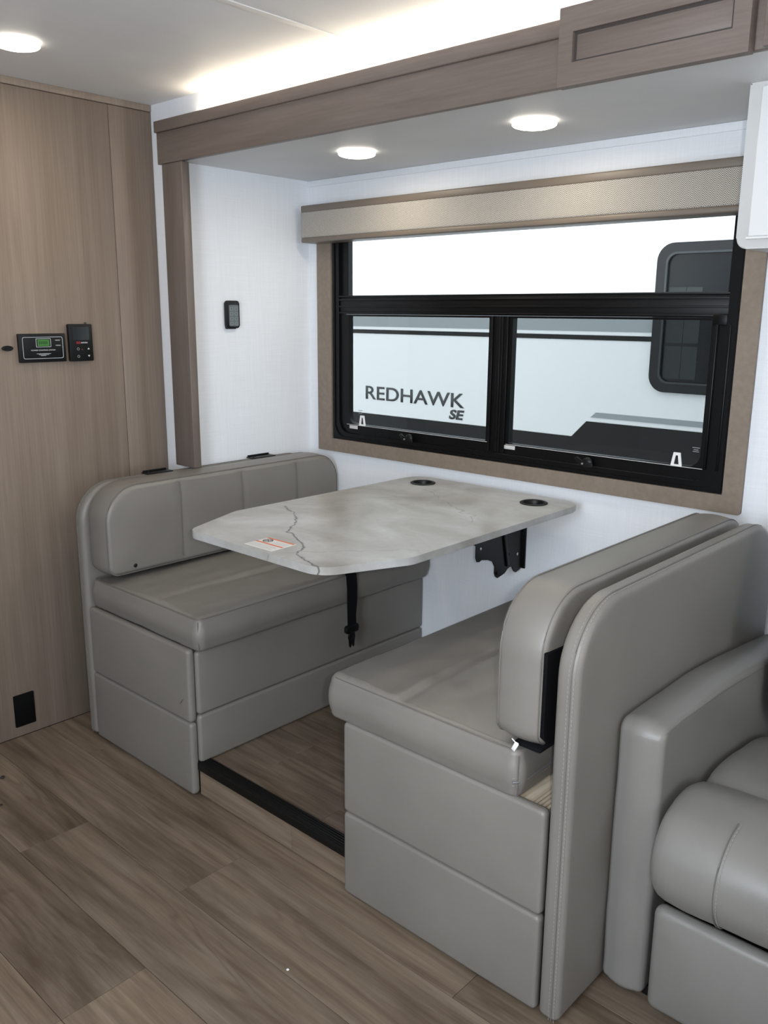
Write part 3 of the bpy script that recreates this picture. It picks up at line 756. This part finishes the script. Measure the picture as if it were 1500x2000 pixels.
bm = bmesh.new(); add_tube(bm, [(-.8345, 1.3065, .468), (-.8325, 1.3055, .49), (-.8325, 1.3055, .520), (-.8345, 1.3085, .555)], .0010, 6); link('corner_seam', bm, PIPE, SR, smooth=True)
# zip round the aisle corner of the right cushion
zp = [(-.840, 1.2985, .500), (-.833, 1.306, .500), (-.8265, 1.33, .500), (-.8255, 1.40, .501), (-.826, 1.60, .502)]
bm = bmesh.new(); add_tube(bm, zp, .0024, 6)
link('zip', bm, plain('zip_silver', (.20, .20, .22, 1), .4, .4), SR, smooth=True)
for dz_ in (-.008, .008): stitches(SR, [(p[0]-.0008, p[1], p[2]+dz_) for p in zp], r=.0005)

# back cushions
def back(side):
    Lb = side == 'L'
    if Lb: x0, x1, y0, y1, z0, z1, rad = -2.488, -2.372, 1.322, 2.322, .580, .866, (.035, .035, .10, .115)
    else: x0, x1, y0, y1, z0, z1, rad = -.892, -.788, 1.306, 2.300, .584, .888, (.035, .035, .12, .125)
    t = root('back_cushion', ((x0+x1)/2, (y0+y1)/2, z0), 'taupe vinyl back cushion with stitched channels and a black button, left bench' if Lb else
             'taupe vinyl back cushion with exposed black mesh behind, right bench', 'cushion', 'dinette back cushions')
    ch = [-.230, .026, .282]
    def fn(u, v):
        s = 0
        for g in ch: s -= .0045*math.exp(-((u-g)/.008)**2) - 0
        seg = .0035*abs(math.cos((u+.230)*PI/.256+PI/2))
        return s + seg
    if Lb:
        c = ((x0+x1)/2, (y0+y1)/2, (z0+z1)/2); bm = pad(c, (0, 1, 0), (0, 0, 1), y1-y0, z1-z0, x1-x0, rad, .014, .008, .002, fn, nu=72, nv=24, wr=.0012, seed=2, bulge=.004, mids=5)
    else:
        rr_ = (rad[1], rad[0], rad[3], rad[2])
        c = ((x0+x1)/2, (y0+y1)/2, (z0+z1)/2); bm = pad(c, (0, -1, 0), (0, 0, 1), y1-y0, z1-z0, x1-x0, rr_, .014, .008, .004, lambda u, v: fn(u, v), nu=72, nv=24, wr=.0016, seed=5, bulge=.004, mids=5)
    o = link('cover', bm, LEATHER, t, smooth=True)
    for q, nm in (((x1-.006) if Lb else (x0+.006), 'piping'), ((x0+.006) if Lb else (x1-.006), 'rear_piping')):
        ins = .0045
        ol = rr_outline(y0+ins-.0035, z0+ins-.0035, y1-ins+.0035, z1-ins+.0035, rad, 10)
        b2 = bmesh.new(); add_tube(b2, [(q, u, v) for u, v in ol], .0022 if nm == 'piping' else .0012, 8, True); link(nm, b2, PIPE, t, smooth=True)
    return t, o
BL, BLo = back('L'); BR, BRo = back('R')
for u_ in (-.230, .026, .282):   # channel seams of the left cushion
    yy = 1.822+u_
    bm = bmesh.new(); add_tube(bm, [(-2.3680, yy, .60), (-2.3655, yy, .66), (-2.3640, yy, .74), (-2.3660, yy, .81), (-2.3700, yy, .852)], .0011, 6)
    link('channel_seam', bm, PIPE, BL, smooth=True)
bm = bmesh.new(); add_lathe(bm, [(0, 0), (.0068, 0), (.0068, .006), (.0045, .008), (0, .0085)], (-2.3715, 1.410, .605), 'X', 16)
link('button', bm, BLACK, BL, smooth=True, label='small round black button')
# black mesh on the back face of the right cushion
bm = bmesh.new()
add_prism(bm, [(1.3085, .612), (1.33, .592), (2.26, .590), (2.26, .770), (1.3085, .783)], planeYZ(-.7895, -.7815), .0004, 1)
add_box(bm, (-.846, 1.308, .5775), (-.786, 2.26, .5865), .003)
link('mesh_backing', bm, BLACKCLOTH, BR, label='black mesh backing', smooth=True)
tg = bmesh.new(); add_box(tg, (-.838, 1.297, .5675), (-.829, 1.300, .5875), .0008, 1)
bmesh.ops.rotate(tg, verts=tg.verts, cent=Vector((-.833, 1.298, .587)), matrix=Matrix.Rotation(.45, 3, 'Y'))
add_tube(tg, [(-.846, 1.300, .592), (-.838, 1.2985, .5885), (-.830, 1.2985, .5872)], .0012, 6)
link('plastic_tag', tg, WHITEP, label='tiny white plastic tag poking out under the right back cushion', cat='tag', smooth=True)

# seat belt hanging over the left seat cushion
sb = root('seat_belt', (-1.893, 1.915, .33), 'black seat belt hanging over the front of the left seat cushion', 'seat belt')
bm = bmesh.new()
prof = [(-2.36, .5790), (-2.25, .5830), (-2.12, .5800), (-2.0, .5840), (-1.93, .5800), (-1.906, .574), (-1.895, .560), (-1.891, .52), (-1.891, .47), (-1.893, .42), (-1.892, .385)]
hwid = .0235
for i, ((xa, za), (xb, zb)) in enumerate(zip(prof, prof[1:])):
    pass
A = []
for i, (xa, za) in enumerate(prof):
    a = prof[max(i-1, 0)]; b_ = prof[min(i+1, len(prof)-1)]; tx, tz = b_[0]-a[0], b_[1]-a[1]; l = math.hypot(tx, tz); nx, nz = -tz/l, tx/l
    sgn = 1 if nx*1+nz*1 > 0 else -1; nx, nz = nx*sgn*.0014, nz*sgn*.0014
    w_ = hwid*(.85 if i > 8 else 1)
    A.append([bm.verts.new((xa, 1.915-w_, za)), bm.verts.new((xa+nx, 1.915-w_, za+nz)), bm.verts.new((xa+nx, 1.915+w_, za+nz)), bm.verts.new((xa, 1.915+w_, za))])
for p, q in zip(A, A[1:]):
    for k in range(4): bm.faces.new((p[k], p[(k+1) % 4], q[(k+1) % 4], q[k]))
bm.faces.new(A[0]); bm.faces.new(list(reversed(A[-1])))
WEB = plain('black_webbing', (.004, .004, .005, 1), .7, 0, .15)
link('webbing', bm, WEB, sb)
bm = bmesh.new(); add_prism(bm, rr_outline(1.915-.030, .362, 1.915+.030, .390, .010, 4), planeYZ(-1.900, -1.886), .003); tg1 = link('buckle_housing', bm, BLACK, sb, smooth=True)
bm = bmesh.new(); pts = [(1.902, .363), (1.899, .345), (1.904, .335), (1.904, .316), (1.908, .310), (1.912, .316), (1.913, .332), (1.917, .332), (1.918, .316), (1.922, .310), (1.926, .316), (1.926, .335), (1.931, .345), (1.928, .363)]
add_prism(bm, pts, planeYZ(-1.8955, -1.8905), .001); link('latch_tongue', bm, STEEL, sb, smooth=True)

# ------------------------------------------------------------------ table
TZ, TT = .835, .019
tb = root('dinette_table', (-1.60, 1.78, .57), 'grey marble-look dinette table with clipped corners, fixed to the window wall', 'table')
raw = [(-1.957, 1.500), (-1.868, 1.274), (-1.360, 1.272), (-1.270, 1.490), (-1.280, 2.305), (-1.947, 2.305)]
rads = [.04, .055, .07, .06, .06, .055]
def fillet(P, R, n=8):
    out = []; N = len(P)
    for i in range(N):
        p = Vector(P[i]); a = (Vector(P[i-1])-p).normalized(); b_ = (Vector(P[(i+1) % N])-p).normalized()
        ang = a.angle(b_); d = R[i]/math.tan(ang/2); c = p + (a+b_).normalized()*(R[i]/math.sin(ang/2))
        s = p+a*d; e = p+b_*d; a0 = math.atan2(s.y-c.y, s.x-c.x); a1 = math.atan2(e.y-c.y, e.x-c.x)
        da = (a1-a0+PI) % (2*PI)-PI
        for k in range(n+1): out.append((c.x+R[i]*math.cos(a0+da*k/n), c.y+R[i]*math.sin(a0+da*k/n)))
    return out
tp = prism('table_top', fillet(raw, rads), planeXY(TZ-TT, TZ), MARBLE, tb, bev=.0035, seg=3)
# cup holders: real holes cut through the top
cups = ((-1.837, 2.204), (-1.391, 2.199))
cut = bmesh.new()
for cx_, cy_ in cups: add_lathe(cut, [(0, -.05), (.0385, -.05), (.0385, .02), (0, .02)], (cx_, cy_, TZ), 'Z', 40)
co = link('cutter', cut, MARBLE)
md = tp.modifiers.new('holes', 'BOOLEAN'); md.operation = 'DIFFERENCE'; md.object = co; md.solver = 'EXACT'
bpy.context.view_layer.update()
dg = bpy.context.evaluated_depsgraph_get(); nm = bpy.data.meshes.new_from_object(tp.evaluated_get(dg))
tp.modifiers.clear(); tp.data = nm; nm.shade_smooth(); nm.set_sharp_from_angle(angle=math.radians(20)); bpy.data.objects.remove(co)
for cx_, cy_ in cups:
    bm = bmesh.new()
    add_lathe(bm, [(0, -.0225), (.0335, -.0225), (.0345, -.020), (.0345, -.002), (.0365, 0.0005), (.0415, .0005), (.0430, .0025), (.0400, .0042), (.0350, .0040), (.0330, .001), (.0325, -.018), (0, -.0195)], (cx_, cy_, TZ), 'Z', 40)
    link('cup_holder', bm, BLACK, tb, smooth=True, label='round black plastic cup holder')
# folding bracket under the wall end
def plate(x, name='bracket_plate'):
    pts = [(2.332, TZ-TT-.001), (2.332, .700), (2.322, .697), (2.325, .690), (2.325, .573), (2.300, .566), (2.287, .572), (2.275, .592), (2.262, .594), (2.250, .590), (2.235, .578), (2.222, .575), (2.195, .570), (2.182, .578), (2.176, .590), (2.178, .612),
           (2.165, .632), (2.14, .642), (2.105, .650), (2.094, .645), (2.080, .648), (2.073, .662), (2.074, .70), (2.070, .725), (2.070, TZ-TT-.001)]
    return prism(name, pts, planeYZ(x-.0015, x+.0015), STEEL, tb, bev=.0006, seg=1, smooth=False)
p1 = plate(-1.512)
box('wall_flange', (-1.60, 2.332, .574), (-1.500, 2.3385, .80), STEEL, tb, bev=.001)
box('top_flange', (-1.66, 2.06, TZ-TT-.004), (-1.48, 2.33, TZ-TT-.0008), STEEL, tb, bev=.001)
bm = bmesh.new(); add_box(bm, (-1.5105, 2.235, .60), (-1.5045, 2.250, .79), .002)
bmesh.ops.rotate(bm, verts=bm.verts, cent=Vector((-1.505, 2.24, .62)), matrix=Matrix.Rotation(.22, 3, 'X')); link('brace', bm, STEEL, tb, smooth=True)
for y_, z_ in ((2.094, .688), (2.19, .588), (2.255, .636), (2.300, .63)):
    bm = bmesh.new(); add_lathe(bm, [(0, 0), (.005, 0), (.005, .003), (0, .0045)], (-1.5105, y_, z_), 'X', 12); link('bolt', bm, CHROME if y_ in (2.094, 2.300) else STEEL, p1, smooth=True)
bm = bmesh.new(); add_box(bm, (-1.60, 2.075, .700), (-1.5136, 2.30, TZ-TT-.005), .002); link('inner_channel', bm, STEEL, tb, smooth=True)
# warning sticker on the table
st = root('warning_sticker', (-1.60, 1.335, TZ), 'white warning sticker with orange stripes lying on the table corner', 'sticker')
sA = Vector((-1.652, 1.290, TZ)); sU = Vector((.104, .001, 0)); sV = Vector((-.003, .083, 0))
def srect(name, u0, v0, u1, v1, mat, z0, z1, parent=None):
    bm = bmesh.new(); c_ = [sA+sU*u+sV*v for u, v in ((u0, v0), (u1, v0), (u1, v1), (u0, v1))]
    lo = [bm.verts.new(p+Vector((0, 0, z0))) for p in c_]; hi = [bm.verts.new(p+Vector((0, 0, z1))) for p in c_]
    bm.faces.new(hi); bm.faces.new(list(reversed(lo)))
    for k in range(4): bm.faces.new((lo[k], lo[(k+1) % 4], hi[(k+1) % 4], hi[k]))
    return link(name, bm, mat, parent or st)
STW = plain('sticker_white', (.66, .66, .64, 1), .5); STO = plain('sticker_orange', (.62, .16, .07, 1), .5); STK = plain('sticker_ink', (.04, .04, .04, 1), .5); STG = plain('sticker_grey_print', (.42, .42, .42, 1), .5)
srect('paper', 0, 0, 1, 1, STW, .0001, .0005)
srect('stripe', 0.0, .44, .96, .53, STO, .0005, .0007); srect('stripe', 0, .91, .96, 1, STO, .0005, .0007)
for k in range(4): srect('print_line', .04, .08+k*.085, .92-.1*(k % 2), .11+k*.085, STG, .0005, .0006)
for k in range(3): srect('print_line', .44, .60+k*.09, .92, .63+k*.09, STG, .0005, .0006)
bm = bmesh.new(); cc = sA+sU*.22+sV*.72+Vector((0, 0, .0008))
add_tube(bm, [cc+Vector((.013*math.cos(a*PI/12), .013*math.sin(a*PI/12), 0)) for a in range(24)], .0009, 4, True)
add_tube(bm, [cc+Vector((-.009, -.009, 0)), cc+Vector((.009, .009, 0))], .0009, 4); add_tube(bm, [cc+Vector((-.007, .006, 0)), cc, cc+Vector((.007, -.004, 0))], .0009, 4); add_tube(bm, [cc, cc+Vector((-.006, -.004, 0))], .0009, 4)
link('pictogram', bm, STK, st)

# ------------------------------------------------------------------ sofa
so = root('sofa', (.0, 1.9, .0), 'taupe leather reclining sofa cut off at the right edge, arm against the bench', 'sofa')
# arm : U = x, V = z, N = -y ... build as slab normal +X, then leaning slightly to the back
def arm_def(p):   # p.x along y, p.y along z, p.z across x
    yy = p.x+.42
    if p.y > 0: p = Vector((p.x, p.y - .055*max(0, (yy-.30)/.54)**1.3*(p.y/.295), p.z))
    return p
bm = pad((-.6605, 1.465+.42, .328), (0, 1, 0), (0, 0, 1), .84, .596, .094, (.012, .012, .03, .03), .016, .004, .001, nu=30, nv=26, wr=.0018, seed=8, bulge=.006, mids=5, deform=arm_def)
link('arm', bm, LEATHER2, so, smooth=True)
bm = bmesh.new(); add_tube(bm, [(-.6115, 1.478, .615), (-.6110, 1.56, .618), (-.6115, 1.75, .612), (-.612, 2.0, .592)], .0009, 6); link('arm_seam', bm, PIPE, so, smooth=True)
bm = bmesh.new(); add_box(bm, (-.63, 1.50, .008), (-.60, 1.53, .032), .003); link('foot', bm, BLACK, so, smooth=True)
# seat : front roll, seat deck cushion, leg-rest panel
def profile_body(name, x0, x1, prof, parent, mat, bev=.02, nx=18, puffx=.012, seed=0, amp=.003):
    """closed YZ profile swept along X with softened ends and dimples"""
    bm = bmesh.new(); rings = []
    cyy = sum(p[0] for p in prof)/len(prof); czz = sum(p[1] for p in prof)/len(prof)
    xs = [0, .004, .012, .025, .045]; L = x1-x0
    xs = xs + [L*k/nx for k in range(2, nx-1)] + [L-q for q in reversed(xs)]
    for x in xs:
        e = min(x, L-x); s = 1-.10*math.exp(-e/.010) - .02*math.exp(-e/.05)
        ring = []
        for (py, pz) in prof:
            q = Vector((x0+x, cyy+(py-cyy)*s, czz+(pz-czz)*s))
            n = noise.noise(Vector((q.x*7+seed, q.y*9, q.z*9)))*amp + noise.noise(Vector((q.x*22+seed, q.y*20, q.z*20)))*amp*.3
            d = Vector((0, py-cyy, pz-czz)); d.normalize(); ring.append(bm.verts.new(q+d*n))
        rings.append(ring)
    n = len(prof)
    for A_, B_ in zip(rings, rings[1:]):
        for k in range(n): bm.faces.new((A_[k], A_[(k+1) % n], B_[(k+1) % n], B_[k]))
    bm.faces.new(rings[0]); bm.faces.new(list(reversed(rings[-1])))
    return link(name, bm, mat, parent, smooth=True)
def smooth_prof(P, it=3):
    for _ in range(it):
        Q = []
        for i in range(len(P)):
            a = P[i]; b_ = P[(i+1) % len(P)]
            Q.append((a[0]*.75+b_[0]*.25, a[1]*.75+b_[1]*.25)); Q.append((a[0]*.25+b_[0]*.75, a[1]*.25+b_[1]*.75))
        P = Q
    return P
roll = smooth_prof([(1.475, .275), (1.425, .30), (1.398, .36), (1.405, .43), (1.46, .478), (1.56, .492), (1.66, .462), (1.69, .40), (1.66, .30), (1.56, .265)])
deck = smooth_prof([(1.62, .30), (1.60, .42), (1.66, .468), (1.80, .462), (2.04, .425), (2.07, .36), (2.04, .28)])
for x0_, x1_, sd in ((-.597, -.02, 0), (-.015, .56, 5)):
    rl = profile_body('seat_roll', x0_, x1_, roll, so, LEATHER2, seed=sd, amp=.006)
    profile_body('seat_cushion', x0_, x1_, deck, so, LEATHER2, seed=sd+2, amp=.005)
    pl_ = panel_pad('footrest_panel', ((x0_+x1_)/2, 1.462, .150), (1, 0, 0), (0, 0, 1), x1_-x0_, .235, .03, so, rad=.02, rb=.014, puff=.012, wr=.002, mat=LEATHER2, seed=sd)
    bk = smooth_prof([(2.03, .44), (1.985, .50), (1.99, .62), (2.03, .80), (2.08, .93), (2.16, .95), (2.22, .88), (2.20, .60), (2.16, .44)])
    profile_body('back_cushion', x0_, x1_, bk, so, LEATHER2, seed=sd+7, amp=.006)
    xs_ = x0_+.128
    P_ = [(xs_, py, pz) for py, pz in roll if py < 1.5]
    P_.sort(key=lambda p: math.atan2(p[2]-.38, p[1]-1.56) % (2*PI), reverse=True)
    P2 = [(p[0]-.0, p[1]-.003, p[2]+(.002 if p[2] > .4 else 0)) for p in P_]
    sm = bmesh.new(); add_tube(sm, P2, .0014, 6); link('roll_seam', sm, PIPE, rl, smooth=True)
    stitches(rl, [(p[0]+.006, p[1]-.001, p[2]+.0005) for p in P2])
box('carcass', (-.59, 1.485, .06), (.55, 2.22, .29), BLACKM, so)
bm = bmesh.new(); add_box(bm, (-.59, 2.2, .06), (.56, 2.30, .86), .03, 3); link('back_frame', bm, LEATHER2, so, smooth=True)

# ------------------------------------------------------------------ small fittings on the walls
def wall_plate_pts(y0, z0, y1, z1, r): return rr_outline(y0, z0, y1, z1, r, 4)
UX, VZ = (0, 1, 0), (0, 0, 1)
GREYL = plain('panel_grey_line', (.45, .48, .50, 1), .4); INK = plain('panel_white_print', (.62, .62, .62, 1), .5)
# control panel with green display
cpn = root('control_panel', (XL, 1.311, 1.237), 'black power control panel with a green display on the oak wall', 'control panel')
prism('housing', wall_plate_pts(1.234, 1.238, 1.388, 1.327, .003), planeYZ(XL+.0003, XL+.012), BLACK, cpn, bev=.001)
x1_ = XL+.012
bm = bmesh.new(); add_frame(bm, rr_outline(1.2455, 1.249, 1.3785, 1.3170, .006, 4), rr_outline(1.2470, 1.2505, 1.3770, 1.3155, .005, 4), planeYZ(x1_, x1_+.0006)); link('outline', bm, GREYL, cpn)
bm = bmesh.new(); add_frame(bm, rr_outline(1.289, 1.2850, 1.3385, 1.3120, .002, 4), rr_outline(1.2905, 1.2865, 1.3370, 1.3105, .0015, 4), planeYZ(x1_, x1_+.0008)); dsp = link('display_frame', bm, GREYL, cpn)
prism('display', rr_outline(1.2945, 1.2885, 1.3330, 1.3085, .001, 2), planeYZ(x1_, x1_+.0007), plain('green_lcd', (.03, .12, .02, 1), .3, emit=(.08, .32, .03, 1), es=.18), dsp)
for i in range(5):
    box('digit', (x1_+.0007, 1.299+i*.006, 1.294), (x1_+.0010, 1.3025+i*.006, 1.3035), plain('lcd_digit', (.01, .05, .01, 1), .4), dsp)
text('lettering', 'POWER CONTROL SYSTEM', INK, cpn, (x1_, 1.272, 1.2735), UX, VZ, .080, .0040, thick=.0004, bold=True)
text('lettering', 'RESET', INK, cpn, (x1_, 1.354, 1.3040), UX, VZ, .0165, .0036, thick=.0004, bold=True)
text('lettering', 'SCROLL', INK, cpn, (x1_, 1.354, 1.2880), UX, VZ, .0175, .0032, thick=.0004, bold=True)
bm = bmesh.new()
for q, (a, b_) in enumerate(((1.289, 1.336), (1.296, 1.330), (1.302, 1.320))): add_box(bm, (x1_, a, 1.2640-q*.0030), (x1_+.0004, b_, 1.2654-q*.0030))
link('fine_print', bm, GREYL, cpn, kind='stuff')
# second black controller
c2 = root('control_panel', (XL, 1.441, 1.236), 'black upright controller with a dark screen, right of the green display panel', 'control panel')
prism('housing', wall_plate_pts(1.400, 1.237, 1.482, 1.356, .004), planeYZ(XL+.0003, XL+.016), BLACK, c2, bev=.0015)
x1_ = XL+.016
prism('screen', wall_plate_pts(1.412, 1.305, 1.470, 1.347, .001), planeYZ(x1_, x1_+.0005), plain('dark_screen', (.012, .014, .015, 1), .12), c2)
prism('logo_block', wall_plate_pts(1.4235, 1.2925, 1.4385, 1.3005, .001), planeYZ(x1_, x1_+.0005), plain('logo_red', (.18, .008, .015, 1), .4), c2)
bm = bmesh.new()
for k in range(9): add_box(bm, (x1_, 1.4400+k*.0026, 1.2945), (x1_+.0004, 1.4418+k*.0026, 1.2978+.0008*(k % 2)))
link('fine_print', bm, GREYL, c2, kind='stuff')
for z_ in (1.2765, 1.2525):
    bm = bmesh.new(); add_frame(bm, [(1.4285+.0042*math.cos(a*PI/8), z_+.0042*math.sin(a*PI/8)) for a in range(16)], [(1.4285+.0034*math.cos(a*PI/8), z_+.0034*math.sin(a*PI/8)) for a in range(16)], planeYZ(x1_, x1_+.0006)); link('round_key', bm, GREYL, c2)
prism('up_key', [(1.4610, 1.2745), (1.4690, 1.2745), (1.4650, 1.2800)], planeYZ(x1_, x1_+.0006), INK, c2, smooth=False)
prism('down_key', [(1.4610, 1.2560), (1.4650, 1.2500), (1.4690, 1.2560)], planeYZ(x1_, x1_+.0006), INK, c2, smooth=False)
prism('red_key', [(1.4385, 1.2730), (1.4465, 1.2730), (1.4425, 1.2775)], planeYZ(x1_, x1_+.0006), plain('dim_red', (.12, .02, .02, 1), .5), c2, smooth=False)
box('cable_stub', (XL+.0003, 1.463, 1.357), (XL+.004, 1.471, 1.362), plain('sensor_grey', (.06, .06, .06, 1), .5), c2, bev=.001)
# lens-shaped finger pull
bm = bmesh.new(); pts = [(1.2015+.0185*math.cos(a*PI/16), 1.2835+.0082*math.sin(a*PI/16)*abs(math.sin(a*PI/16))**.15) for a in range(32)]
add_prism(bm, pts, planeYZ(XL+.0003, XL+.006), .002)
link('oval_fitting', bm, BLACK, smooth=True, label='small black oval fitting at the left edge of the oak wall', cat='fitting')
# black cover plate low on the wall
wp = root('wall_plate', (XL, 1.148, .037), 'black rectangular cover plate low on the oak wall', 'wall plate')
prism('plate', wall_plate_pts(1.114, .037, 1.183, .149, .003), planeYZ(XL+.0003, XL+.006), BLACKM, wp, bev=.001)
prism('insert', wall_plate_pts(1.124, .052, 1.173, .134, .002), planeYZ(XL+.006, XL+.0075), BLACKM, wp, bev=.0005)
# remote control clipped on the slide end wall
rc = root('remote_control', (XS, 1.954, 1.340), 'small black remote control with grey keypad on the white end wall', 'remote')
prism('body', rr_outline(1.926, 1.341, 1.983, 1.437, .009, 5), planeYZ(XS+.004, XS+.018), BLACK, rc, bev=.003)
prism('holder', rr_outline(1.930, 1.338, 1.979, 1.40, .006, 4), planeYZ(XS+.0003, XS+.004), BLACK, rc)
kp = prism('keypad', rr_outline(1.936, 1.348, 1.978, 1.422, .004, 4), planeYZ(XS+.018, XS+.0187), plain('keypad_grey', (.12, .14, .145, 1), .5), rc)
KL = plain('key_print', (.32, .35, .35, 1), .5)
for i in range(4):
    for j in range(2):
        yk, zk = 1.947+j*.021, 1.357+i*.017
        bm = bmesh.new(); add_frame(bm, rr_outline(yk-.0068, zk-.0050, yk+.0068, zk+.0050, .002 if i else .0045, 3), rr_outline(yk-.0060, zk-.0042, yk+.0060, zk+.0042, .0015 if i else .004, 3), planeYZ(XS+.0187, XS+.0190)); link('key', bm, KL, kp)

# crumbs on the floor
def crumb(x, y, r, col, label, seed, name='crumb'):
    bm = bmesh.new(); bmesh.ops.create_icosphere(bm, subdivisions=2, radius=r)
    for v in bm.verts:
        v.co *= 1+.5*noise.noise(v.co/r*1.3+Vector((seed, 0, 0))); v.co.z *= .5
        v.co.x += x; v.co.y += y
    zmin = min(v.co.z for v in bm.verts)
    for v in bm.verts: v.co.z -= zmin-.0002
    link(name, bm, col, label=label, cat='debris', smooth=True)
DK = plain('dark_grit', (.02, .02, .022, 1), .8)
crumb(-2.463, .968, .007, DK, 'larger dark crumb on the floor at the left edge', 1)
crumb(-2.318, .900, .004, DK, 'smaller dark crumb on the floor at the left edge, nearer the camera', 3)
crumb(-1.228, 1.042, .0030, WHITEP, 'white fleck on the planks in front of the right bench', 6)
